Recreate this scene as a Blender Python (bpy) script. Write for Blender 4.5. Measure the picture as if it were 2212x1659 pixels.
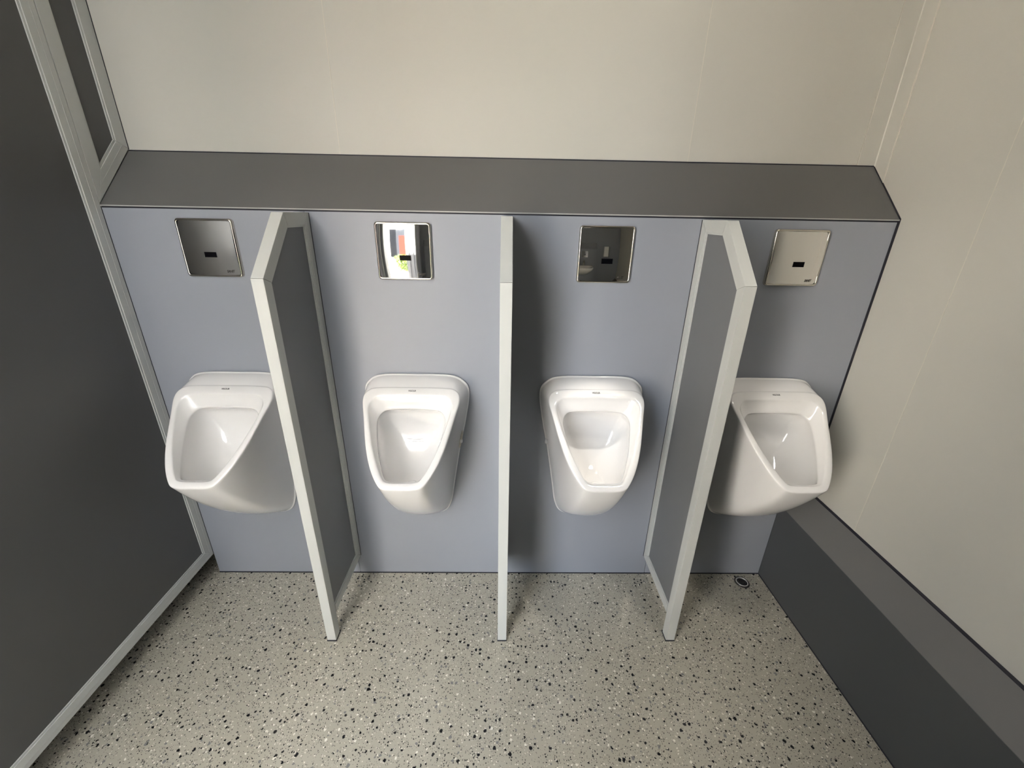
import bpy, bmesh, math, random
from mathutils import Vector, Matrix

for o in list(bpy.data.objects):
    bpy.data.objects.remove(o)
SC = bpy.context.scene
COL = SC.collection

# ------------------------------------------------------------------ camera
F_PX, PITCH, YAW, ROLL = 902.6, -0.3862, 0.0198, -0.0189
cam_d = bpy.data.cameras.new('camera')
cam_d.sensor_fit = 'HORIZONTAL'
cam_d.sensor_width = 36.0
cam_d.lens = F_PX / 2212.0 * 36.0
cam_d.clip_start = 0.02
cam = bpy.data.objects.new('camera', cam_d)
COL.objects.link(cam)
cw, sw, cp, sp, cr, sr = math.cos(YAW), math.sin(YAW), math.cos(PITCH), math.sin(PITCH), math.cos(ROLL), math.sin(ROLL)
r0 = Vector((cw, -sw, 0)); fy = Vector((sw, cw, 0)); zz = Vector((0, 0, 1))
fw = fy * cp + zz * sp
u0 = zz * cp - fy * sp
right = r0 * cr - u0 * sr
up = r0 * sr + u0 * cr
M = Matrix.Identity(4)
for i in range(3):
    M[i][0], M[i][1], M[i][2] = right[i], up[i], -fw[i]
M[0][3], M[1][3], M[2][3] = -0.0043, -1.2274, 1.2921
cam.matrix_world = M
SC.camera = cam

# ------------------------------------------------------------------ light and exposure
Y_REAR = -1.42                       # inner face of the wall with the door, behind the photographer
Y_NICHE = -1.95                      # the right half of that wall stands further back
X_JOG = -0.30
DOOR = (-1.04, -0.36, 2.22)          # doorway: x from, x to, height

SC.view_settings.view_transform = 'Standard'
SC.view_settings.look = 'None'
SC.view_settings.gamma = 1.0
SC.view_settings.use_curve_mapping = False
SC.view_settings.exposure = 2.08

world = bpy.data.worlds.new('sky')
SC.world = world
world.use_nodes = True
wn = world.node_tree.nodes; wl = world.node_tree.links
wn.clear()
wo = wn.new('ShaderNodeOutputWorld'); wb = wn.new('ShaderNodeBackground')
sky = wn.new('ShaderNodeTexSky')
sky.sky_type = 'HOSEK_WILKIE'
sky.sun_direction = Vector((-0.45, 0.57, 0.68)).normalized()
sky.turbidity = 4.0
wb.inputs['Strength'].default_value = 22.0
hz = wn.new('ShaderNodeMix'); hz.data_type = 'RGBA'; hz.inputs[0].default_value = 0.75
hz.inputs[7].default_value = (0.152, 0.151, 0.148, 1)
wl.new(sky.outputs[0], hz.inputs[6]); wl.new(hz.outputs[2], wb.inputs['Color']); wl.new(wb.outputs[0], wo.inputs['Surface'])

def light(name, kind, loc, target, energy, color, **kw):
    d = bpy.data.lights.new(name, kind)
    d.energy = energy; d.color = color
    for k, v in kw.items():
        setattr(d, k, v)
    o = bpy.data.objects.new(name, d)
    COL.objects.link(o)
    o.location = loc
    o.rotation_euler = (Vector(target) - Vector(loc)).to_track_quat('-Z', 'Y').to_euler()
    return o

sun = light('sun', 'SUN', (-4.0, 5.0, 6.0), (0, 0, 0), 36.0, (1.0, 0.96, 0.90), angle=0.02)
portal = light('doorway_portal', 'AREA', ((DOOR[0] + DOOR[1]) / 2, Y_REAR - 0.12, DOOR[2] / 2),
               ((DOOR[0] + DOOR[1]) / 2, 0, DOOR[2] / 2), 1.0, (1, 1, 1), shape='RECTANGLE',
               size=DOOR[1] - DOOR[0], size_y=DOOR[2])
portal.data.cycles.is_portal = True
# narrow ceiling spotlight over the third urinal
SPOT = light('spotlight_beam', 'SPOT', (0.285, -0.30, 2.325), (0.272, -0.155, 0.72), 14.0, (1.0, 0.93, 0.84),
             spot_size=math.radians(10.5), spot_blend=0.5, shadow_soft_size=0.02)

# added fill light over the right-hand stalls, no known source
fill_lamp = light('fill_beam', 'SPOT', (0.70, -0.62, 2.325), (0.74, -0.55, 0), 6.0, (1.0, 0.95, 0.87),
             spot_size=math.radians(64), spot_blend=0.8, shadow_soft_size=0.06)

# ------------------------------------------------------------------ materials
def new_mat(name):
    m = bpy.data.materials.new(name); m.use_nodes = True
    return m, m.node_tree.nodes, m.node_tree.links, m.node_tree.nodes['Principled BSDF']

def mat(name, col, rough=0.5, metal=0.0, spec=0.5, bump=0.0, bscale=300.0, coat=0.0, mottle=0.0, mscale=6.0):
    m, n, l, b = new_mat(name)
    b.inputs['Base Color'].default_value = (*col, 1)
    b.inputs['Roughness'].default_value = rough
    b.inputs['Metallic'].default_value = metal
    b.inputs['Specular IOR Level'].default_value = spec
    if coat:
        b.inputs['Coat Weight'].default_value = coat
        b.inputs['Coat Roughness'].default_value = 0.04
    tc = n.new('ShaderNodeTexCoord')
    if bump:
        nz = n.new('ShaderNodeTexNoise'); nz.inputs['Scale'].default_value = bscale; nz.inputs['Detail'].default_value = 2
        bp = n.new('ShaderNodeBump'); bp.inputs['Strength'].default_value = bump; bp.inputs['Distance'].default_value = 0.001
        l.new(tc.outputs['Object'], nz.inputs['Vector']); l.new(nz.outputs['Fac'], bp.inputs['Height'])
        l.new(bp.outputs['Normal'], b.inputs['Normal'])
    if mottle:
        nz = n.new('ShaderNodeTexNoise'); nz.inputs['Scale'].default_value = mscale; nz.inputs['Detail'].default_value = 5
        mr = n.new('ShaderNodeMapRange'); mr.inputs['To Min'].default_value = 1 - mottle; mr.inputs['To Max'].default_value = 1 + mottle
        mx = n.new('ShaderNodeMix'); mx.data_type = 'RGBA'; mx.blend_type = 'MULTIPLY'; mx.inputs[0].default_value = 1.0
        l.new(tc.outputs['Object'], nz.inputs['Vector']); l.new(nz.outputs['Fac'], mr.inputs['Value'])
        mx.inputs[6].default_value = (*col, 1)
        l.new(mr.outputs['Result'], mx.inputs[7]); l.new(mx.outputs[2], b.inputs['Base Color'])
    return m

MAT = {
    'cream': mat('cream_wall_panel', (0.555, 0.545, 0.495), 0.5, bump=0.05, bscale=500, mottle=0.02, mscale=3),
    'bead': mat('cream_joint_bead', (0.64, 0.615, 0.54), 0.45),
    'laminate': mat('grey_laminate', (0.305, 0.325, 0.365), 0.38, bump=0.06, bscale=900, mottle=0.02, mscale=4),
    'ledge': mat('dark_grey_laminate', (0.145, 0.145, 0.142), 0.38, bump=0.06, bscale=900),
    'anthracite': mat('anthracite_laminate', (0.165, 0.170, 0.178), 0.42, bump=0.06, bscale=900),
    'cubicle': mat('cubicle_laminate', (0.088, 0.088, 0.086), 0.42, bump=0.06, bscale=900),
    'skirt_shaded': mat('shaded_skirting_laminate', (0.062, 0.066, 0.070), 0.42, bump=0.06, bscale=900),  # shade on the skirting face put into its colour
    'alu': mat('powder_coated_aluminium', (0.54, 0.555, 0.535), 0.45, metal=0.0, spec=0.45, bump=0.03, bscale=700),
    'seal': mat('black_rubber_seal', (0.012, 0.012, 0.02), 0.6),
    'edge': mat('grey_edge_band', (0.40, 0.40, 0.39), 0.4),
    'ceramic': mat('glazed_ceramic', (0.82, 0.81, 0.795), 0.05, spec=0.6, coat=0.35),
    'chrome': mat('polished_chrome', (0.80, 0.78, 0.74), 0.035, metal=1.0),
    'chrome_edge': mat('polished_steel_edge', (0.66, 0.62, 0.55), 0.10, metal=1.0),
    'sensor': mat('black_sensor_glass', (0.002, 0.002, 0.003), 0.3, spec=0.08),
    'print': mat('dark_print', (0.05, 0.05, 0.055), 0.5),
    'plate_print': mat('dark_plate_print', (0.02, 0.015, 0.01), 0.5),
    'white_plastic': mat('white_plastic', (0.85, 0.85, 0.84), 0.3),
    'caulk': mat('smeared_caulk', (0.62, 0.58, 0.50), 0.7, mottle=0.35, mscale=120),
    'drain_steel': mat('stainless_drain', (0.66, 0.65, 0.63), 0.38, metal=0.55),
    'drain_ring': mat('dull_drain_collar', (0.05, 0.043, 0.04), 0.5, metal=0.3),
    'dark': mat('dark_void', (0.015, 0.015, 0.016), 0.8),
    'ceiling': mat('white_ceiling', (0.55, 0.53, 0.48), 0.6),
    'red': mat('red_paint', (0.09, 0.015, 0.012), 0.8, spec=0.0),
    'blue': mat('blue_awning', (0.03, 0.06, 0.10), 0.8, spec=0.0),
    'facade': mat('pale_plaster', (0.80, 0.78, 0.76), 0.8, mottle=0.08),
    'plaster2': mat('grey_plaster', (0.42, 0.41, 0.40), 0.8),
    'glass': mat('dark_window_glass', (0.014, 0.016, 0.020), 0.6, spec=0.05),
    'stem': mat('brown_bark', (0.09, 0.06, 0.04), 0.8),
}

def floor_mat():
    m, n, l, b = new_mat('speckled_floor_coating')
    tc = n.new('ShaderNodeTexCoord')
    dn = n.new('ShaderNodeTexNoise'); dn.inputs['Scale'].default_value = 170; dn.inputs['Detail'].default_value = 2
    l.new(tc.outputs['Object'], dn.inputs['Vector'])
    sub = n.new('ShaderNodeVectorMath'); sub.operation = 'SUBTRACT'; sub.inputs[1].default_value = (0.5, 0.5, 0.5)
    l.new(dn.outputs['Color'], sub.inputs[0])
    scl = n.new('ShaderNodeVectorMath'); scl.operation = 'SCALE'; scl.inputs['Scale'].default_value = 0.0075
    l.new(sub.outputs[0], scl.inputs[0])
    add = n.new('ShaderNodeVectorMath'); add.operation = 'ADD'
    l.new(tc.outputs['Object'], add.inputs[0]); l.new(scl.outputs[0], add.inputs[1])
    base = n.new('ShaderNodeTexNoise'); base.inputs['Scale'].default_value = 5; base.inputs['Detail'].default_value = 4
    l.new(tc.outputs['Object'], base.inputs['Vector'])
    bm_ = n.new('ShaderNodeMix'); bm_.data_type = 'RGBA'
    bm_.inputs[6].default_value = (0.425, 0.40, 0.325, 1); bm_.inputs[7].default_value = (0.46, 0.435, 0.365, 1)
    l.new(base.outputs['Fac'], bm_.inputs[0])
    cur = bm_.outputs[2]
    layers = [  # scale, share of cells, r min, r max, colour, offset
        (210, 0.30, 0.12, 0.30, (0.17, 0.165, 0.14), 0.0),
        (150, 0.22, 0.12, 0.33, (0.76, 0.73, 0.63), 1.7),
        (170, 0.34, 0.12, 0.30, (0.03, 0.03, 0.03), 3.1),
        (75, 0.22, 0.12, 0.34, (0.012, 0.012, 0.014), 5.3),
        (80, 0.07, 0.16, 0.34, (0.22, 0.22, 0.21), 7.9),
        (78, 0.10, 0.12, 0.28, (0.80, 0.78, 0.69), 9.4),
    ]
    for S, share, ra, rb, col, off in layers:
        mp = n.new('ShaderNodeVectorMath'); mp.operation = 'ADD'; mp.inputs[1].default_value = (off, off * 0.37, 0)
        l.new(add.outputs[0], mp.inputs[0])
        v = n.new('ShaderNodeTexVoronoi'); v.voronoi_dimensions = '2D'; v.feature = 'F1'
        v.inputs['Scale'].default_value = S
        l.new(mp.outputs[0], v.inputs['Vector'])
        sep = n.new('ShaderNodeSeparateColor'); l.new(v.outputs['Color'], sep.inputs[0])
        sq = n.new('ShaderNodeMath'); sq.operation = 'POWER'; sq.inputs[1].default_value = 2.0
        l.new(sep.outputs['Green'], sq.inputs[0])
        rr = n.new('ShaderNodeMapRange'); rr.inputs['To Min'].default_value = ra; rr.inputs['To Max'].default_value = rb
        l.new(sq.outputs[0], rr.inputs['Value'])
        lt = n.new('ShaderNodeMath'); lt.operation = 'LESS_THAN'
        l.new(v.outputs['Distance'], lt.inputs[0]); l.new(rr.outputs[0], lt.inputs[1])
        pick = n.new('ShaderNodeMath'); pick.operation = 'LESS_THAN'; pick.inputs[1].default_value = share
        l.new(sep.outputs['Red'], pick.inputs[0])
        mu = n.new('ShaderNodeMath'); mu.operation = 'MULTIPLY'
        l.new(lt.outputs[0], mu.inputs[0]); l.new(pick.outputs[0], mu.inputs[1])
        mx = n.new('ShaderNodeMix'); mx.data_type = 'RGBA'
        l.new(mu.outputs[0], mx.inputs[0]); l.new(cur, mx.inputs[6]); mx.inputs[7].default_value = (*col, 1)
        cur = mx.outputs[2]
    l.new(cur, b.inputs['Base Color'])
    b.inputs['Roughness'].default_value = 0.11
    b.inputs['Specular IOR Level'].default_value = 0.5
    bn = n.new('ShaderNodeTexNoise'); bn.inputs['Scale'].default_value = 130; bn.inputs['Detail'].default_value = 2
    l.new(tc.outputs['Object'], bn.inputs['Vector'])
    bp = n.new('ShaderNodeBump'); bp.inputs['Strength'].default_value = 0.12; bp.inputs['Distance'].default_value = 0.0012
    l.new(bn.outputs['Fac'], bp.inputs['Height']); l.new(bp.outputs['Normal'], b.inputs['Normal'])
    return m
MAT['floor'] = floor_mat()

def paving_mat():
    m, n, l, b = new_mat('pale_paving')
    tc = n.new('ShaderNodeTexCoord')
    br = n.new('ShaderNodeTexBrick'); br.inputs['Scale'].default_value = 3.0
    br.inputs['Color1'].default_value = (0.60, 0.54, 0.46, 1); br.inputs['Color2'].default_value = (0.54, 0.47, 0.41, 1)
    br.inputs['Mortar'].default_value = (0.32, 0.28, 0.24, 1); br.inputs['Mortar Size'].default_value = 0.012
    l.new(tc.outputs['Object'], br.inputs['Vector']); l.new(br.outputs['Color'], b.inputs['Base Color'])
    b.inputs['Roughness'].default_value = 0.8
    return m
MAT['paving'] = paving_mat()

def leaf_mat():
    m, n, l, b = new_mat('bright_green_leaves')
    tc = n.new('ShaderNodeTexCoord'); nz = n.new('ShaderNodeTexNoise'); nz.inputs['Scale'].default_value = 9
    cr_ = n.new('ShaderNodeValToRGB')
    cr_.color_ramp.elements[0].color = (0.006, 0.022, 0.002, 1); cr_.color_ramp.elements[1].color = (0.09, 0.15, 0.008, 1)
    cr_.color_ramp.elements[0].position = 0.35; cr_.color_ramp.elements[1].position = 0.65
    l.new(tc.outputs['Object'], nz.inputs['Vector']); l.new(nz.outputs['Fac'], cr_.inputs[0]); l.new(cr_.outputs[0], b.inputs['Base Color'])
    return m
MAT['leaf'] = leaf_mat()

# ------------------------------------------------------------------ helpers
def obj(name, bm, m, parent=None, smooth=False, loc=None):
    me = bpy.data.meshes.new(name)
    bmesh.ops.recalc_face_normals(bm, faces=bm.faces)
    if smooth:
        for f in bm.faces:
            f.smooth = True
    bm.to_mesh(me); bm.free()
    me.materials.append(MAT[m] if isinstance(m, str) else m)
    o = bpy.data.objects.new(name, me); COL.objects.link(o)
    if loc:
        o.location = loc
    if parent:
        o.parent = parent
    return o

def thing(name, label, cat, loc=(0, 0, 0), group=None):
    o = bpy.data.objects.new(name, None); COL.objects.link(o)
    o.location = loc; o.empty_display_size = 0.05
    o['label'] = label; o['category'] = cat
    if group:
        o['group'] = group
    return o

def tag(o, label, cat, group=None):
    o['label'] = label; o['category'] = cat
    if group:
        o['group'] = group
    return o

def struct(name, bm, m, **k):
    o = obj(name, bm, m, **k); o['kind'] = 'structure'
    return o

def box(bm, x0, x1, y0, y1, z0, z1):
    vs = [bm.verts.new((x, y, z)) for x in (x0, x1) for y in (y0, y1) for z in (z0, z1)]
    for q in ((0, 1, 3, 2), (4, 6, 7, 5), (0, 4, 5, 1), (2, 3, 7, 6), (0, 2, 6, 4), (1, 5, 7, 3)):
        bm.faces.new([vs[i] for i in q])
    return bm

def bbox(*a):
    return box(bmesh.new(), *a)

def prism_yz(bm, poly, x0, x1):
    """extrude a (y,z) polygon along x"""
    a = [bm.verts.new((x0, y, z)) for y, z in poly]; b = [bm.verts.new((x1, y, z)) for y, z in poly]
    bm.faces.new(a); bm.faces.new(list(reversed(b)))
    for i in range(len(poly)):
        j = (i + 1) % len(poly)
        bm.faces.new((a[i], b[i], b[j], a[j]))
    return bm

def prism_xz(bm, poly, y0, y1):
    a = [bm.verts.new((x, y0, z)) for x, z in poly]; b = [bm.verts.new((x, y1, z)) for x, z in poly]
    bm.faces.new(a); bm.faces.new(list(reversed(b)))
    for i in range(len(poly)):
        j = (i + 1) % len(poly)
        bm.faces.new((a[i], b[i], b[j], a[j]))
    return bm

def bevel(o, w, seg=2, angle=0.6):
    md = o.modifiers.new('bevel', 'BEVEL'); md.width = w; md.segments = seg
    md.limit_method = 'ANGLE'; md.angle_limit = angle
    return o

def loft(bm, loops, cap_start=False, cap_end=False):
    rows = [[bm.verts.new(p) for p in L] for L in loops]
    n = len(rows[0])
    for a, b in zip(rows, rows[1:]):
        for i in range(n):
            j = (i + 1) % n
            bm.faces.new((a[i], a[j], b[j], b[i]))
    if cap_start:
        bm.faces.new(rows[0])
    if cap_end:
        bm.faces.new(rows[-1])
    return rows

def disc_loop(cx, cy, z, r, n=32):
    return [(cx + r * math.cos(2 * math.pi * i / n), cy + r * math.sin(2 * math.pi * i / n), z) for i in range(n)]

def text_mesh(name, s, size, parent, m, matrix, extrude=0.0002, shear=0.0, bold=0.0, sx=1.0):
    cu = bpy.data.curves.new(name, 'FONT'); cu.body = s; cu.size = size
    cu.align_x = 'CENTER'; cu.align_y = 'CENTER'; cu.extrude = extrude; cu.shear = shear; cu.offset = bold
    t = bpy.data.objects.new(name + '_tmp', cu); COL.objects.link(t)
    dg = bpy.context.evaluated_depsgraph_get()
    me = bpy.data.meshes.new_from_object(t.evaluated_get(dg))
    bpy.data.objects.remove(t); bpy.data.curves.remove(cu)
    me.transform(Matrix.Diagonal((sx, 1, 1, 1)))
    me.transform(matrix)
    me.materials.clear(); me.materials.append(MAT[m])
    o = bpy.data.objects.new(name, me); COL.objects.link(o); o.parent = parent
    return o

def copy_tree(o, parent=None):
    c = o.copy(); COL.objects.link(c)
    if parent:
        c.parent = parent
    for ch in list(o.children):
        copy_tree(ch, c)
    return c

# ------------------------------------------------------------------ measures of the room
XL, XR = -1.088, 1.086
H, H2, D = 1.2928, 1.4406, 0.1494
XBOX, ZBOX, ZBO = 1.0002, 0.3326, 0.3962
CEIL = 2.35
XFAR = -2.05
YB = 0.30

# floor, ceiling, walls
def prism_floor(z0, z1):
    poly = [(XFAR - 0.1, YB), (XFAR - 0.1, Y_REAR - 0.14), (DOOR[1], Y_REAR - 0.14), (DOOR[1], Y_NICHE - 0.12), (XR + 0.1, Y_NICHE - 0.12), (XR + 0.1, YB)]
    bm = bmesh.new()
    a = [bm.verts.new((x, y, z0)) for x, y in poly]; b = [bm.verts.new((x, y, z1)) for x, y in poly]
    bm.faces.new(a); bm.faces.new(list(reversed(b)))
    for i in range(len(poly)):
        j = (i + 1) % len(poly); bm.faces.new((a[i], b[i], b[j], a[j]))
    return bm
struct('floor', prism_floor(-0.06, 0.0), 'floor')
struct('ceiling', prism_floor(CEIL, CEIL + 0.08), 'ceiling')
wb_ = struct('wall_back', bbox(XFAR - 0.1, XR + 0.1, D + 0.0006, YB, 0.0, CEIL), 'cream')
for x in (-0.487, 0.5267):
    obj('joint_bead', bbox(x - 0.0009, x + 0.0009, D - 0.0002, D + 0.001, H2 + 0.0025, CEIL), 'bead', wb_)
wr_ = struct('wall_right', bbox(XR, XR + 0.1, Y_NICHE - 0.12, YB, 0.0, CEIL), 'cream')
obj('joint_bead', bbox(XR - 0.0006, XR + 0.001, -0.2133, -0.2115, ZBO + 0.004, CEIL), 'bead', wr_)
struct('wall_left', bbox(XFAR - 0.1, XFAR, Y_REAR - 0.14, YB, 0.0, CEIL), 'cream')
bm = bmesh.new()
box(bm, XFAR - 0.1, DOOR[0], Y_REAR - 0.14, Y_REAR, 0.0, CEIL)
box(bm, DOOR[1], X_JOG, Y_NICHE - 0.12, Y_REAR, 0.0, CEIL)
box(bm, X_JOG, XR + 0.1, Y_NICHE - 0.12, Y_NICHE, 0.0, CEIL)
box(bm, DOOR[0], DOOR[1], Y_REAR - 0.14, Y_REAR, DOOR[2], CEIL)
struct('wall_rear', bm, 'laminate')

# angled corner trim between back wall and right wall
bm = prism_xz(bmesh.new(), [(0, 0), (1, 0), (1, 1), (0, 1)], 0, 1); bm.free()
bm = bmesh.new()
prof = [(1.032, D), (1.032, D - 0.0012), (1.0335, D - 0.002), (XR - 0.004, D - 0.002), (XR - 0.002, D - 0.004),
        (XR - 0.002, 0.1020), (XR - 0.0012, 0.1005), (XR, 0.1005), (XR, D)]
a = [bm.verts.new((x, y, H2 - (D - y) * (H2 - H) / D + 0.003)) for x, y in prof]; b = [bm.verts.new((x, y, CEIL)) for x, y in prof]
bm.faces.new(a); bm.faces.new(list(reversed(b)))
for i in range(len(prof)):
    j = (i + 1) % len(prof); bm.faces.new((a[i], b[i], b[j], a[j]))
t1 = struct('trim_1', bm, 'cream')
bm = bmesh.new()
box(bm, 1.0311, 1.0325, D - 0.0016, D, H2 + 0.002, CEIL)
obj('edge_bead', bm, 'bead', t1)
bm = bbox(XR - 0.0022, XR, 0.0985, 0.1009, H2 - (D - 0.0985) * (H2 - H) / D + 0.004, CEIL)
obj('edge_bead', bm, 'bead', t1)

# front lining of the pipe box: four laminate panels under a sloping ledge
wf = struct('wall_front', bbox(XL, XR - 0.0005, 0.0185, D, 0.0, H - 0.012), 'dark')
for xa, xb in ((XL, -0.55), (-0.55, 0.0), (0.0, 0.55), (0.55, XR - 0.005)):
    o = obj('front_panel', bbox(xa + 0.0008, xb - 0.0008, 0.0, 0.018, 0.004, H - 0.0035), 'laminate', wf)
    bevel(o, 0.0005, 1)
sl = (H2 - H) / D
lg = obj('ledge_panel', prism_yz(bmesh.new(), [(-0.0015, H + 0.0005), (-0.0015, H + 0.0035), (0.0, H + 0.0048), (D, H2 + 0.002), (D, H2 - 0.02), (0.012, H + 0.0005)], XL, XR - 0.004), 'ledge', wf)
obj('edge_band', bbox(XL, XR - 0.004, -0.0022, -0.0012, H + 0.0004, H + 0.0036), 'edge', wf)
obj('gap_seal', bbox(XL, XR - 0.002, 0.002, 0.016, H - 0.0036, H + 0.0006), 'seal', wf)
obj('floor_seal', bbox(XL, XBOX, -0.0012, 0.010, 0.0, 0.0042), 'seal', wf)
bm = bmesh.new()
box(bm, XR - 0.0068, XR - 0.0002, -0.0016, 0.015, ZBO + 0.001, H)
prism_yz(bm, [(-0.0016, H), (-0.0016, H + 0.0052), (D, H2 + 0.0035), (D, H2 - 0.002), (0.012, H)], XR - 0.0042, XR - 0.0002)
obj('side_seal', bm, 'seal', wf)
obj('ledge_seal', bbox(XL, XR - 0.002, D - 0.0022, D + 0.0004, H2 - 0.002, H2 + 0.0028), 'seal', wf)

# boxed-in skirting along the right wall
bs = struct('baseboard_right', prism_xz(bmesh.new(), [(XBOX, 0.004), (XBOX, ZBOX - 0.0005), (XBOX + 0.0008, ZBOX + 0.0005), (XR - 0.0003, ZBO), (XR - 0.0003, 0.004)], Y_NICHE + 0.002, -0.0004), 'skirt_shaded')
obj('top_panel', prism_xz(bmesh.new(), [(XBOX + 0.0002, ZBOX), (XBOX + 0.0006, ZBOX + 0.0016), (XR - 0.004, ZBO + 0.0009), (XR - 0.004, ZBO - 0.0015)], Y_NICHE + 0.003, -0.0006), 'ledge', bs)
obj('wall_seal', prism_xz(bmesh.new(), [(XR - 0.0068, ZBO - 0.0045), (XR - 0.0062, ZBO + 0.0020), (XR - 0.0002, ZBO + 0.0045), (XR - 0.0002, ZBO - 0.002)], Y_NICHE + 0.004, -0.0006), 'seal', bs)
obj('floor_seal', bbox(XBOX - 0.001, XBOX + 0.01, Y_NICHE + 0.004, -0.001, 0.0, 0.0042), 'seal', bs)
obj('corner_seal', bbox(XBOX - 0.0008, XBOX + 0.001, -0.0012, -0.0003, 0.004, ZBOX), 'seal', bs)

# ------------------------------------------------------------------ framed boards (stall dividers and cubicle partition)
def inset(poly, w):
    """offset a counter-clockwise (y,z) polygon inward by w"""
    n = len(poly); out = []
    area = sum(poly[i][0] * poly[(i + 1) % n][1] - poly[(i + 1) % n][0] * poly[i][1] for i in range(n))
    s = 1 if area > 0 else -1
    for i in range(n):
        p0, p1, p2 = Vector(poly[i - 1]), Vector(poly[i]), Vector(poly[(i + 1) % n])
        d1, d2 = (p1 - p0).normalized(), (p2 - p1).normalized()
        n1, n2 = Vector((-d1.y, d1.x)) * s, Vector((-d2.y, d2.x)) * s
        k = (n1 + n2) / (1 + n1.dot(n2))
        out.append(tuple(p1 + k * w))
    return out

def lerp2(a, b, t):
    return (a[0] + (b[0] - a[0]) * t, a[1] + (b[1] - a[1]) * t)

def frame_bar(name, A, B, Ai, Bi, t, parent, hx=0.0, gap=0.0004, groove=None):
    """one mitred bar of the frame between outer edge A-B and inner edge Ai-Bi; hx is the x centre, t the thickness"""
    L = math.dist(A, B); g = gap / L
    A, B = lerp2(A, B, g), lerp2(B, A, g); Li = math.dist(Ai, Bi); gi = gap / Li
    Ai, Bi = lerp2(Ai, Bi, gi), lerp2(Bi, Ai, gi)
    bm = bmesh.new()
    k = 0.86
    Am, Bm = lerp2(A, Ai, k), lerp2(B, Bi, k)
    prism_yz(bm, [A, B, Bm, Am], hx - t / 2, hx + t / 2)
    A2, B2 = lerp2(A, Ai, k - 0.02), lerp2(B, Bi, k - 0.02)
    prism_yz(bm, [A2, B2, Bi, Ai], hx - t / 2 + 0.0022, hx + t / 2 - 0.0022)
    if groove:
        for q in groove:
            G1, G2, G3, G4 = lerp2(A, Ai, q - 0.012), lerp2(B, Bi, q - 0.012), lerp2(B, Bi, q + 0.012), lerp2(A, Ai, q + 0.012)
            prism_yz(bm, [G1, G2, G3, G4], hx - t / 2 - 0.0005, hx + t / 2 + 0.0005)
    o = obj(name, bm, 'alu', parent)
    bevel(o, 0.0007, 2)
    return o

# three stall dividers
PT = 0.0283
PA, PC, PZ, PTOP, RB, LEG = 0.1399, 0.2795, 1.1507, 1.287, 0.0896, 0.0357
def make_divider(x, label):
    t = thing('stall_divider', label, 'divider', (x, 0, 0), 'dividers between the urinals')
    poly = [(-0.0015, RB), (-0.0015, PTOP), (-PA, PTOP), (-PC, PZ), (-PC, RB)]
    inn = inset(poly, LEG)
    obj('panel', prism_yz(bmesh.new(), inset(poly, LEG - 0.004), -PT / 2 + 0.0048, PT / 2 - 0.0048), 'anthracite', t)['label'] = 'dark grey infill panel'
    names = ['wall_stile', 'top_rail', 'slanted_rail', None, 'bottom_rail']
    for i, nm in enumerate(names):
        j = (i + 1) % 5
        if nm == 'bottom_rail':
            frame_bar(nm, (-PC + LEG + 0.0002, RB), poly[0], (-PC + LEG + 0.0002, RB + LEG), inn[0], PT * 0.97, t)
        elif nm:
            frame_bar(nm, poly[i], poly[j], inn[i], inn[j], PT, t, groove=[0.62] if nm == 'wall_stile' else None)
    frame_bar('post', poly[3], (-PC, 0.004), inn[3], (-PC + LEG, 0.004), PT, t)
    obj('foot_pad', bbox(-PT / 2 - 0.001, PT / 2 + 0.001, -PC - 0.001, -PC + LEG + 0.001, 0.0, 0.0042), 'seal', t)['label'] = 'dark rubber foot pad'
    obj('wall_seal', bbox(-PT / 2 - 0.0012, PT / 2 + 0.0012, -0.0018, -0.0002, RB, PTOP - 0.001), 'seal', t)
    return t
make_divider(-0.5529, 'leftmost grey framed stall divider, its front edge brightly lit')
make_divider(-0.0025, 'middle stall divider seen edge-on as a narrow pale post')
make_divider(0.5495, 'stall divider nearest the right wall, its lit grey panel facing left')

# cubicle partition on the left
LT = 0.032
cpn = thing('cubicle_partition', 'tall dark grey cubicle partition with pale metal frame, closing the left side', 'partition', (XL - LT / 2, 0, 0))
Y0, Y1, Z0, Z1 = -0.0010, Y_REAR + 0.01, 0.0925, 2.2
FW = 0.0405
main = [(Y0, Z0), (Y0, Z1), (Y1, Z1), (Y1, Z0)]
inn = inset(main, FW)
obj('panel', prism_yz(bmesh.new(), inset(main, FW - 0.004), -LT / 2 + 0.005, LT / 2 - 0.005), 'cubicle', cpn)
for i, nm in enumerate(('front_stile', 'top_rail', 'door_stile', 'bottom_rail')):
    j = (i + 1) % 4
    frame_bar(nm, main[i], main[j], inn[i], inn[j], LT, cpn, groove=[0.36])
small = [(0.0007, H + 0.0075), (D - 0.001, H2 + 0.0055), (D - 0.001, Z1), (0.0007, Z1)]
inn2 = inset(small, FW)
obj('upper_panel', prism_yz(bmesh.new(), inset(small, FW - 0.004), -LT / 2 + 0.005, LT / 2 - 0.005), 'cubicle', cpn)
for i, nm in enumerate(('ledge_rail', 'wall_stile', 'upper_top_rail', 'upper_stile')):
    j = (i + 1) % 4
    frame_bar(nm, small[i], small[j], inn2[i], inn2[j], LT, cpn, groove=[0.45] if nm == 'ledge_rail' else None)
bm = bmesh.new()
box(bm, LT / 2 - 0.006, LT / 2 + 0.0012, -0.0012, -0.0001, Z0, H)
box(bm, LT / 2 - 0.006, LT / 2 + 0.0008, D - 0.0016, D + 0.0005, H2 + 0.004, Z1)
obj('joint_seal', bm, 'seal', cpn)
obj('foot', bbox(-0.012, 0.012, Y1 + 0.05, Y1 + 0.08, 0.0, Z0 + 0.001), 'alu', cpn)

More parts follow.
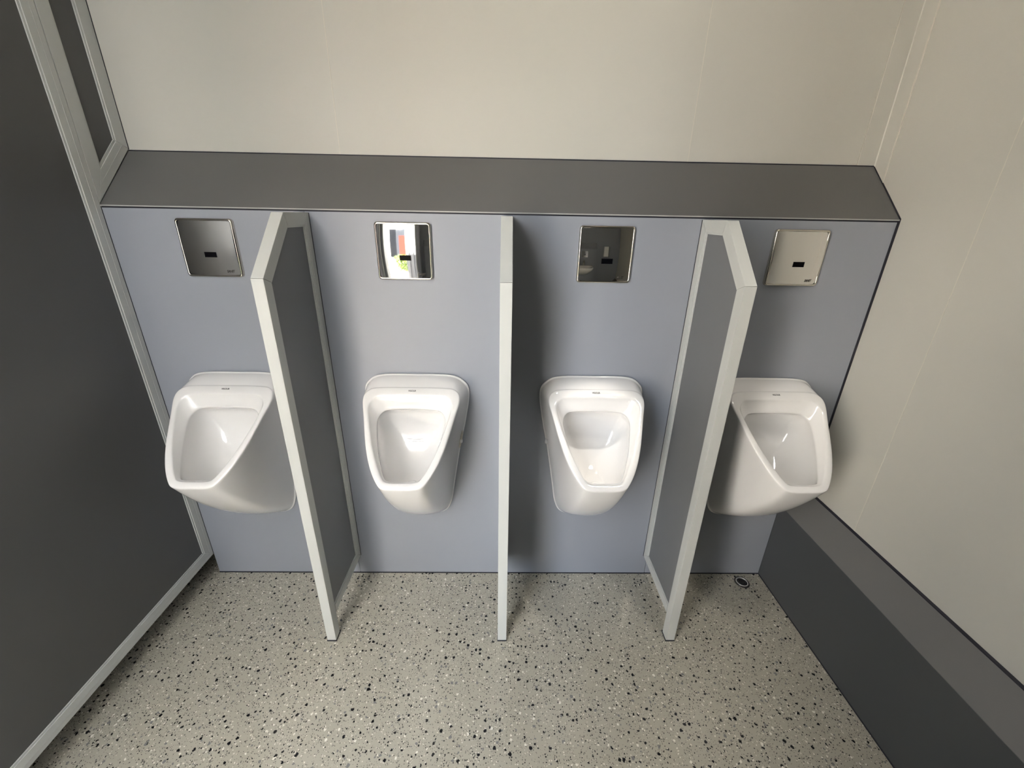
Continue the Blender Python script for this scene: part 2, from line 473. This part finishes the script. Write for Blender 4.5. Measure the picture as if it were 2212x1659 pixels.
# ------------------------------------------------------------------ urinals
def catmull(pts, sub):
    n = len(pts); out = []
    for i in range(n):
        p0, p1, p2, p3 = (Vector(pts[(i + k) % n]) for k in (-1, 0, 1, 2))
        for s in range(sub):
            t = s / sub
            out.append(0.5 * ((2 * p1) + (p2 - p0) * t + (2 * p0 - 5 * p1 + 4 * p2 - p3) * t * t + (3 * p1 - p0 - 3 * p2 + p3) * t ** 3))
    return out

def full(half):
    """mirror a right-half outline (top centre ... bottom centre) to a closed control loop"""
    return half + [(-p[0],) + tuple(p[1:]) for p in reversed(half[1:-1])]

DV = Vector((0, -0.76154, -0.64812)); NV = Vector((0, 0.64812, -0.76154)); TV = Vector((0, -0.066, 0.806))
RIM = [(0, 0.0), (0.095, 0.001), (0.129, 0.009), (0.1435, 0.038), (0.1315, 0.10), (0.1125, 0.185), (0.092, 0.246), (0.068, 0.290), (0.047, 0.3065), (0, 0.309)]
LIP = [(0, 0.0295), (0.085, 0.0305), (0.110, 0.039), (0.1215, 0.064), (0.113, 0.112), (0.096, 0.175), (0.077, 0.228), (0.056, 0.272), (0.040, 0.2875), (0, 0.2895)]
HOLE = [(0, 0.058), (0.065, 0.060), (0.088, 0.069), (0.0995, 0.093), (0.0955, 0.133), (0.0845, 0.185), (0.0695, 0.232), (0.053, 0.268), (0.038, 0.281), (0, 0.283)]
HDEP = [0.030, 0.030, 0.030, 0.030, 0.029, 0.027, 0.023, 0.016, 0.012, 0.012]
WALL = [(0, 0.8265), (0.105, 0.8245), (0.147, 0.806), (0.165, 0.766), (0.151, 0.665), (0.1305, 0.565), (0.109, 0.435), (0.095, 0.350), (0.068, 0.303), (0, 0.291)]
BULGE = [0.004, 0.004, 0.003, 0.0, -0.003, -0.003, 0.002, 0.014, 0.024, 0.028]
SUB = 5

def rim3(pts, dep=0.0, scale=1.0, vc=0.165, dv=0.0):
    out = []
    for k, (u, v) in enumerate(pts):
        d = dep[k] if isinstance(dep, (list, tuple)) else dep
        P = TV + DV * (vc + (v - vc) * scale + dv) + NV * d
        out.append((u * scale, P.y, P.z))
    return out

def grow(half, w):
    """inset/outset of a half outline by w along its in-plane normal"""
    f = full(half); n = len(f); res = []
    for i in range(len(half)):
        a, b = Vector(f[i - 1]), Vector(f[(i + 1) % n])
        t = (b - a).normalized(); nn = Vector((-t.y, t.x))
        if nn.dot(Vector(f[i]) - Vector((0, 0.15))) < 0:
            nn = -nn
        res.append((f[i][0] + nn.x * w if i not in (0, len(half) - 1) else 0.0, f[i][1] + nn.y * w))
    return res

def urinal_mesh():
    loops = []
    wall = [(u, -0.0004, z) for u, z in WALL]
    def wall_at(y, w):
        c = 0.56
        return [(u - (math.copysign(w, u) if u else 0), y, z - (w if z > c + 0.15 else (-w if z < 0.36 else 0))) for u, z in WALL]
    loops.append(wall_at(-0.0004, 0.0))
    loops.append(wall_at(-0.0075, 0.0))
    loops.append(wall_at(-0.0095, 0.0012))
    loops.append(wall_at(-0.0105, 0.0035))
    A = wall_at(-0.0125, 0.0040)
    C = rim3(RIM, 0.004)
    loops.append(A)
    for t in (0.1, 0.25, 0.4, 0.55, 0.7, 0.83, 0.93):
        L = []
        for k in range(len(A)):
            a, c = Vector(A[k]), Vector(C[k])
            p = a.lerp(c, t)
            ch = (c - a)
            nrm = Vector((0, ch.z, -ch.y)).normalized() if k in (0, 1, 2) else Vector((0, -ch.z, ch.y)).normalized()
            if k <= 2:
                nrm = Vector((0, 0, 1))
            elif k in (3, 4, 5, 6):
                nrm = Vector((1, 0, 0))
            else:
                nrm = Vector((0, -abs(ch.z), -abs(ch.y))).normalized()
            p = p + nrm * BULGE[k] * 4 * t * (1 - t)
            L.append(tuple(p))
        loops.append(L)
    loops.append(rim3(RIM, 0.004))
    loops.append(rim3(grow(RIM, -0.0012), 0.0012))
    loops.append(rim3(grow(RIM, -0.0042), 0.0))
    loops.append(rim3([lerp2(a, b, 0.55) for a, b in zip(RIM, LIP)], -0.0008))
    loops.append(rim3(grow(LIP, 0.0025), 0.0))
    loops.append(rim3(LIP, 0.0016))
    loops.append(rim3([lerp2(a, b, 0.12) for a, b in zip(LIP, HOLE)], [d * 0.2 + 0.002 for d in HDEP]))
    loops.append(rim3([lerp2(a, b, 0.55) for a, b in zip(LIP, HOLE)], [d * 0.62 + 0.001 for d in HDEP]))
    loops.append(rim3([lerp2(a, b, 0.93) for a, b in zip(LIP, HOLE)], [d * 0.96 for d in HDEP]))
    loops.append(rim3(HOLE, [d + 0.0025 for d in HDEP]))
    loops.append(rim3(HOLE, [d + 0.007 for d in HDEP], 1.012))
    loops.append(rim3(HOLE, [d + 0.022 for d in HDEP], 1.05))
    loops.append(rim3(HOLE, [0.062 + d * 0.3 for d in HDEP], 1.06))
    loops.append(rim3(HOLE, 0.100, 0.99, dv=0.002))
    loops.append(rim3(HOLE, 0.127, 0.85, dv=0.004))
    loops.append(rim3(HOLE, 0.146, 0.64, dv=0.008))
    loops.append(rim3(HOLE, 0.156, 0.38, dv=0.012))
    loops.append(rim3(HOLE, 0.160, 0.14, dv=0.014))
    bm = bmesh.new()
    loft(bm, [catmull(full(L), SUB) for L in loops], cap_start=True, cap_end=True)
    return bm

def make_urinal():
    t = thing('urinal', '-', 'urinal', (0, 0, 0), 'urinals along the front wall')
    b = obj('bowl', urinal_mesh(), 'ceramic', t, smooth=True)
    ss = b.modifiers.new('smooth', 'SUBSURF'); ss.levels = 1; ss.render_levels = 1
    # printed name on the top of the rim
    P = TV + DV * 0.0135 - NV * 0.0012
    R = Matrix(((1, 0, 0, 0), (0, -DV.y, -NV.y, 0), (0, -DV.z, -NV.z, 0), (0, 0, 0, 1)))
    text_mesh('lettering', 'VIGOUR', 0.0078, b, 'print', Matrix.Translation(P) @ R, sx=0.80, bold=0.00008)
    # drain dome in the bottom of the bowl
    bm = bmesh.new()
    loft(bm, [disc_loop(0, 0, -0.004, 0.017), disc_loop(0, 0, 0.0, 0.0165), disc_loop(0, 0, 0.003, 0.014), disc_loop(0, 0, 0.005, 0.009), disc_loop(0, 0, 0.006, 0.003)], True, True)
    dr = obj('drain_dome', bm, 'ceramic', b, smooth=True, loc=(0.002, -0.178, 0.5355))
    dr.rotation_euler = (math.radians(18), 0, 0)
    return t

def screw_cap(parent, side, m='white_plastic', z=0.598):
    bm = bmesh.new()
    loft(bm, [disc_loop(0, 0, 0.0, 0.0085, 20), disc_loop(0, 0, 0.004, 0.0085, 20), disc_loop(0, 0, 0.006, 0.007, 20), disc_loop(0, 0, 0.0066, 0.003, 20)], True, True)
    o = obj('screw_cap', bm, m, parent, smooth=True, loc=(side * 0.1325, -0.020, z))
    o.rotation_euler = (0, side * math.radians(82), 0)
    return o

UX = (-0.829, -0.279, 0.272, 0.8205)
UL = ('white ceramic urinal in the far left stall, beside the dark cubicle partition',
      'white ceramic urinal between the leftmost and middle dividers, caulk smear on its side',
      'brightly spotlit white ceramic urinal to the right of the middle divider',
      'shaded white ceramic urinal in the corner stall beside the cream right wall')
u0_ = make_urinal()
for i, x in enumerate(UX):
    u = u0_ if i == 0 else copy_tree(u0_)
    u.location = (x, 0, 0); u['label'] = UL[i]
    for side in (-1, 1):
        if i == 1 and side == 1:
            bm = bmesh.new()
            pts = [(0.0, 0.030), (0.006, 0.022), (0.009, 0.008), (0.006, -0.006), (0.004, -0.022), (0.0, -0.036), (-0.003, -0.018), (-0.005, 0.0), (-0.006, 0.015), (-0.004, 0.026)]
            c = catmull([(a_, b_) for a_, b_ in pts], 3)
            loft(bm, [[(-0.004, p.x, p.y) for p in c], [(0.0022, p.x, p.y) for p in c], [(0.0038, p.x * 0.6, p.y * 0.7) for p in c]], True, True)
            o = obj('caulk_smear', bm, 'caulk', u, smooth=True, loc=(0.1350, -0.0205, 0.606))
            o.rotation_euler = (0, math.radians(11), 0)
            o['label'] = 'rough beige smear of caulk around the fixing hole'
        else:
            screw_cap(u, side)

# ------------------------------------------------------------------ flush plates
def rrect(hw, hh, r, n=6):
    out = []
    for cx_, cz_, a0 in ((hw - r, hh - r, 0), (-hw + r, hh - r, 90), (-hw + r, -hh + r, 180), (hw - r, -hh + r, 270)):
        for k in range(n + 1):
            a_ = math.radians(a0 + 90 * k / n)
            out.append((cx_ + r * math.cos(a_), cz_ + r * math.sin(a_)))
    return out

def make_plate():
    t = thing('flush_plate', '-', 'flush plate', (0, 0, 0), 'steel flush plates above the urinals')
    S = 0.0772
    # bevelled polished rim
    bm = bmesh.new()
    prof = [(S, 0.0, 0.009), (S, 0.006, 0.009), (S - 0.0010, 0.0085, 0.0085), (S - 0.0028, 0.0100, 0.008), (S - 0.0050, 0.0102, 0.006), (S - 0.0062, 0.0090, 0.005)]
    loft(bm, [[(x, -d, z) for x, z in rrect(s, s, r)] for s, d, r in prof])
    obj('rim', bm, 'chrome_edge', t, smooth=True)
    # slightly domed polished face
    bm = bmesh.new(); N = 28; hw = S - 0.0060; R = 0.50
    g = [[bm.verts.new(((i / N * 2 - 1) * hw, -(0.0098 + (math.sqrt(R * R - ((i / N * 2 - 1) * hw) ** 2 - ((j / N * 2 - 1) * hw) ** 2) - math.sqrt(R * R - 2 * hw * hw)) * 0.85 - 0.003), (j / N * 2 - 1) * hw)) for j in range(N + 1)] for i in range(N + 1)]
    for i in range(N):
        for j in range(N):
            bm.faces.new((g[i][j], g[i + 1][j], g[i + 1][j + 1], g[i][j + 1]))
    fc = obj('face', bm, 'chrome', t, smooth=True)
    yf = -0.0098 - (R - math.sqrt(R * R - 2 * hw * hw)) * 0.85 + 0.003
    o = obj('sensor_window', bbox(0.004 - 0.0158, 0.004 + 0.0158, yf - 0.0006, yf + 0.004, -0.0160 - 0.0070, -0.0160 + 0.0070), 'sensor', fc)
    o['label'] = 'black sensor window'
    nrm = Vector((0.046 / R * 0.85, -1.0, -0.061 / R * 0.85)).normalized()
    ax = (Vector((1, 0, 0)) - nrm * nrm.x).normalized(); az = nrm.cross(ax)
    R4 = Matrix(((ax.x, az.x, nrm.x, 0), (ax.y, az.y, nrm.y, 0), (ax.z, az.z, nrm.z, 0), (0, 0, 0, 1)))
    text_mesh('lettering', 'SANIT', 0.0092, fc, 'plate_print', Matrix.Translation((0.046, -0.0105, -0.0610)) @ R4, shear=0.2, bold=0.00025, extrude=0.0004, sx=0.78)
    return t
PX = (-0.822, -0.2875, 0.2755, 0.820)
PLB = ('dark-reflecting steel flush plate above the far left urinal',
       'chrome flush plate mirroring the bright outdoors and a green hedge',
       'chrome flush plate mirroring the washbasin, right of the middle divider',
       'plain cream-reflecting steel flush plate nearest the right wall')
p0_ = make_plate()
for i, x in enumerate(PX):
    p_ = p0_ if i == 0 else copy_tree(p0_)
    p_.location = (x, 0, 1.190); p_['label'] = PLB[i]

# ------------------------------------------------------------------ floor drain in the right corner
dr = thing('floor_drain', 'small round steel floor drain in the back right corner', 'drain', (0.9148, -0.0413, 0.0))
bm = bmesh.new()
loft(bm, [disc_loop(0, 0, 0.0, 0.0275), disc_loop(0, 0, 0.0022, 0.0265), disc_loop(0, 0, 0.0026, 0.0215)], False, False)
obj('collar', bm, 'drain_ring', dr, smooth=False)
bm = bmesh.new()
loft(bm, [disc_loop(0, 0, 0.0024, 0.0222), disc_loop(0, 0, 0.0046, 0.0208), disc_loop(0, 0, 0.0040, 0.0186), disc_loop(0, 0, 0.0006, 0.0185)])
obj('ring', bm, 'drain_steel', dr, smooth=True)
bm = bmesh.new(); loft(bm, [disc_loop(0, 0, 0.0006, 0.0188), disc_loop(0, 0, 0.0008, 0.001)], False, True)
obj('well', bm, 'dark', dr)
bm = bmesh.new()
for r_ in (0.0125, 0.0062):
    loft(bm, [disc_loop(0, 0, 0.0008, r_ + 0.0011), disc_loop(0, 0, 0.0018, r_ + 0.0008), disc_loop(0, 0, 0.0018, r_ - 0.0008), disc_loop(0, 0, 0.0008, r_ - 0.0011)])
box(bm, -0.0185, 0.0185, -0.0007, 0.0007, 0.001, 0.0016)
box(bm, -0.0007, 0.0007, -0.0185, 0.0185, 0.001, 0.0016)
obj('grate', bm, 'drain_ring', dr, smooth=False)

# ------------------------------------------------------------------ behind the photographer: mirrored in the plates, plus unseen additions that shape the light
# recessed spotlight in the ceiling over the third urinal
sp_ = thing('unseen_ceiling_spot', 'small round ceiling spotlight above the brightly lit urinal', 'spotlight', (0.285, -0.30, CEIL))
bm = bmesh.new(); loft(bm, [disc_loop(0, 0, 0.0, 0.045), disc_loop(0, 0, -0.004, 0.045), disc_loop(0, 0, -0.004, 0.034), disc_loop(0, 0, -0.0005, 0.032)])
obj('trim_ring', bm, 'chrome_edge', sp_, smooth=False)

cl = thing('unseen_ceiling_spot', 'added fill-light ring in the ceiling over the corner stall by the right wall', 'spotlight', (0.70, -0.62, CEIL))  # unseen fitting added around the corner fill light
bm = bmesh.new(); loft(bm, [disc_loop(0, 0, 0.0, 0.075), disc_loop(0, 0, -0.004, 0.075), disc_loop(0, 0, -0.004, 0.062), disc_loop(0, 0, -0.0005, 0.060)])
obj('trim_ring', bm, 'chrome_edge', cl, smooth=False)

# open door leaf and its frame
d1 = struct('door_1', bbox(DOOR[1] + 0.002, DOOR[1] + 0.042, Y_NICHE - 0.125 - 0.66, Y_NICHE - 0.125, 0.02, DOOR[2] - 0.02), 'anthracite')
bm = bmesh.new()
for x in (DOOR[0], DOOR[1] - 0.02):
    box(bm, x, x + 0.02, Y_REAR - 0.138, Y_REAR + 0.012, 0.0, DOOR[2])
box(bm, DOOR[0] + 0.02, DOOR[1] - 0.02, Y_REAR - 0.138, Y_REAR + 0.012, DOOR[2] - 0.02, DOOR[2])
struct('trim_2', bm, 'alu')

# washbasin on a boxed wall unit
wu = thing('pipe_casing', 'grey boxed wall unit mirrored in the plate right of the middle divider', 'wall unit', (0.12, Y_NICHE, 0))
obj('body', prism_yz(bmesh.new(), [(0.001, 0.0), (0.15, 0.0), (0.15, 1.18), (0.001, 1.32)], -0.33, 0.33), 'laminate', wu)
pc = thing('sensor_plate', 'square steel sensor plate on the boxed wall unit above the washbasin', 'plate', (0.18, Y_NICHE + 0.151, 1.06))
o = obj('face', prism_xz(bmesh.new(), rrect(0.07, 0.07, 0.008), 0.0, 0.008), 'chrome_edge', pc)
obj('sensor_window', bbox(-0.015, 0.015, 0.0075, 0.009, -0.02, -0.006), 'sensor', pc)
wbn = thing('washbasin', 'white washbasin mirrored in the chrome plate right of the middle divider', 'washbasin', (0.17, Y_NICHE + 0.152, 0.80))
def basin_loop(hx, y0, y1, z, r):
    cy, hy = (y0 + y1) / 2, (y1 - y0) / 2
    return [(x, cy + y, z) for x, y in rrect(hx, hy, r)]
bm = bmesh.new()
loft(bm, [basin_loop(0.10, 0.0, 0.20, -0.17, 0.05), basin_loop(0.20, 0.0, 0.30, -0.06, 0.08), basin_loop(0.22, 0.0, 0.33, 0.0, 0.08),
          basin_loop(0.215, 0.005, 0.325, 0.006, 0.08), basin_loop(0.19, 0.075, 0.305, 0.004, 0.09), basin_loop(0.18, 0.085, 0.295, -0.01, 0.09),
          basin_loop(0.13, 0.10, 0.25, -0.09, 0.06), basin_loop(0.03, 0.15, 0.21, -0.11, 0.02)], True, True)
obj('bowl', bm, 'ceramic', wbn, smooth=True)
bm = bmesh.new()
loft(bm, [disc_loop(0, 0.04, 0.004, 0.022), disc_loop(0, 0.04, 0.10, 0.020), disc_loop(0, 0.04, 0.12, 0.012)], True, True)
sp0 = [(0, 0.05, 0.08), (0, 0.10, 0.10), (0, 0.16, 0.09)]
for a_, b_ in zip(sp0, sp0[1:]):
    loft(bm, [[(p[0] + 0.011 * math.cos(q), p[1], p[2] + 0.011 * math.sin(q)) for q in (k * math.pi / 6 for k in range(12))] for p in (a_, b_)], True, True)
obj('tap', bm, 'chrome', wbn, smooth=True)
sd = thing('soap_dispenser', 'white wall dispenser mirrored beside the washbasin', 'dispenser', (0.70, Y_NICHE, 1.0))
o = obj('housing', bbox(-0.06, 0.06, 0.0, 0.10, 0.0, 0.24), 'white_plastic', sd); bevel(o, 0.012, 3)
obj('side_strip', bbox(0.0605, 0.068, 0.0, 0.10, 0.004, 0.236), 'sensor', sd)

# outside the open door
bm = bmesh.new()
gp = [(-9, -14), (7, -14), (7, Y_NICHE - 0.122), (DOOR[1] - 0.002, Y_NICHE - 0.122), (DOOR[1] - 0.002, Y_REAR - 0.142), (-9, Y_REAR - 0.142)]
a = [bm.verts.new((x, y, -0.30)) for x, y in gp]; b = [bm.verts.new((x, y, -0.12)) for x, y in gp]
bm.faces.new(a); bm.faces.new(list(reversed(b)))
for i in range(6):
    bm.faces.new((a[i], b[i], b[(i + 1) % 6], a[(i + 1) % 6]))
struct('ground_outside', bm, 'paving')
random.seed(4)
hd = thing('hedge', 'bright green hedge outdoors, mirrored in the chrome plate left of the middle divider', 'hedge', (-1.35, -4.3, -0.12))
bm = bmesh.new()
for k in range(2600):
    x, y, z = random.uniform(-0.4, 0.4), random.uniform(-0.6, 0.6), random.uniform(0.05, 0.75)
    s = random.uniform(0.03, 0.06)
    rot = Matrix.Rotation(random.uniform(0, 6.3), 3, Vector((random.uniform(-1, 1), random.uniform(-1, 1), random.uniform(-1, 1))).normalized())
    vs = [bm.verts.new(Vector((x, y, z)) + rot @ Vector(q)) for q in ((-s, 0, 0), (0, -s * 0.4, 0.004), (s, 0, 0), (0, s * 0.4, 0.004))]
    bm.faces.new(vs)
obj('foliage', bm, 'leaf', hd)['kind'] = 'stuff'
bm = bmesh.new()
for x in (-0.3, -0.15, 0.0, 0.15, 0.3):
    loft(bm, [disc_loop(x, 0, 0.0, 0.015, 8), disc_loop(x, 0, 0.6, 0.01, 8)], True, True)
obj('stems', bm, 'stem', hd)
bd = thing('building_outside', 'tall pale building outdoors, mirrored in the chrome plate left of the middle divider', 'building', (-3.4, -8.0, -0.12))
obj('wall', bbox(-0.3, 2.6, -1.0, 0.0, 0.0, 7.2), 'facade', bd)  # mirrored building, its height and pale wall shaped to throw light indoors
obj('added_dark_panel', bbox(-0.1, 2.4, -0.02, 0.03, 0.1, 2.7), 'glass', bd)  # dark slab added to cut light from the lower facade
for x in (0.15, 0.75, 1.35, 1.95):
    for z in (3.5, 4.7, 5.9):
        obj('window', bbox(x - 0.17, x + 0.17, -0.02, 0.03, z, z + 0.8), 'glass', bd)
obj('door', bbox(0.9, 1.5, 0.031, 0.06, 0.0, 2.1), 'red', bd)
obj('awning', prism_yz(bmesh.new(), [(0.0, 3.1), (0.9, 2.6), (0.9, 2.55), (0.0, 3.0)], 1.5, 2.3), 'blue', bd)
wh = thing('bounce_block_outside', 'grey block added outdoors to bounce light in, far left of the open door', 'building', (-9.5, -5.6, -0.12))
obj('wall', bbox(0.0, 4.8, -1.0, 0.0, 0.0, 5.5), 'plaster2', wh)  # unseen wall added to bounce sunlight onto the right side of the room
obj('gate', bbox(1.0, 2.4, -0.01, 0.03, 0.0, 2.4), 'blue', wh)
ct = thing('light_blocker', 'dark grey ribbed block added outdoors to hold back light, right of the open door', 'light_blocker', (-0.86, -2.85, -0.12))
bm = bbox(0.0, 3.0, -2.4, 0.0, 0.0, 3.3)  # placed and sized to block light from straight behind the doorway
for k in range(20):
    box(bm, 0.06 + k * 0.15, 0.12 + k * 0.15, -0.001, 0.03, 0.1, 3.2)
obj('body', bm, 'anthracite', ct)
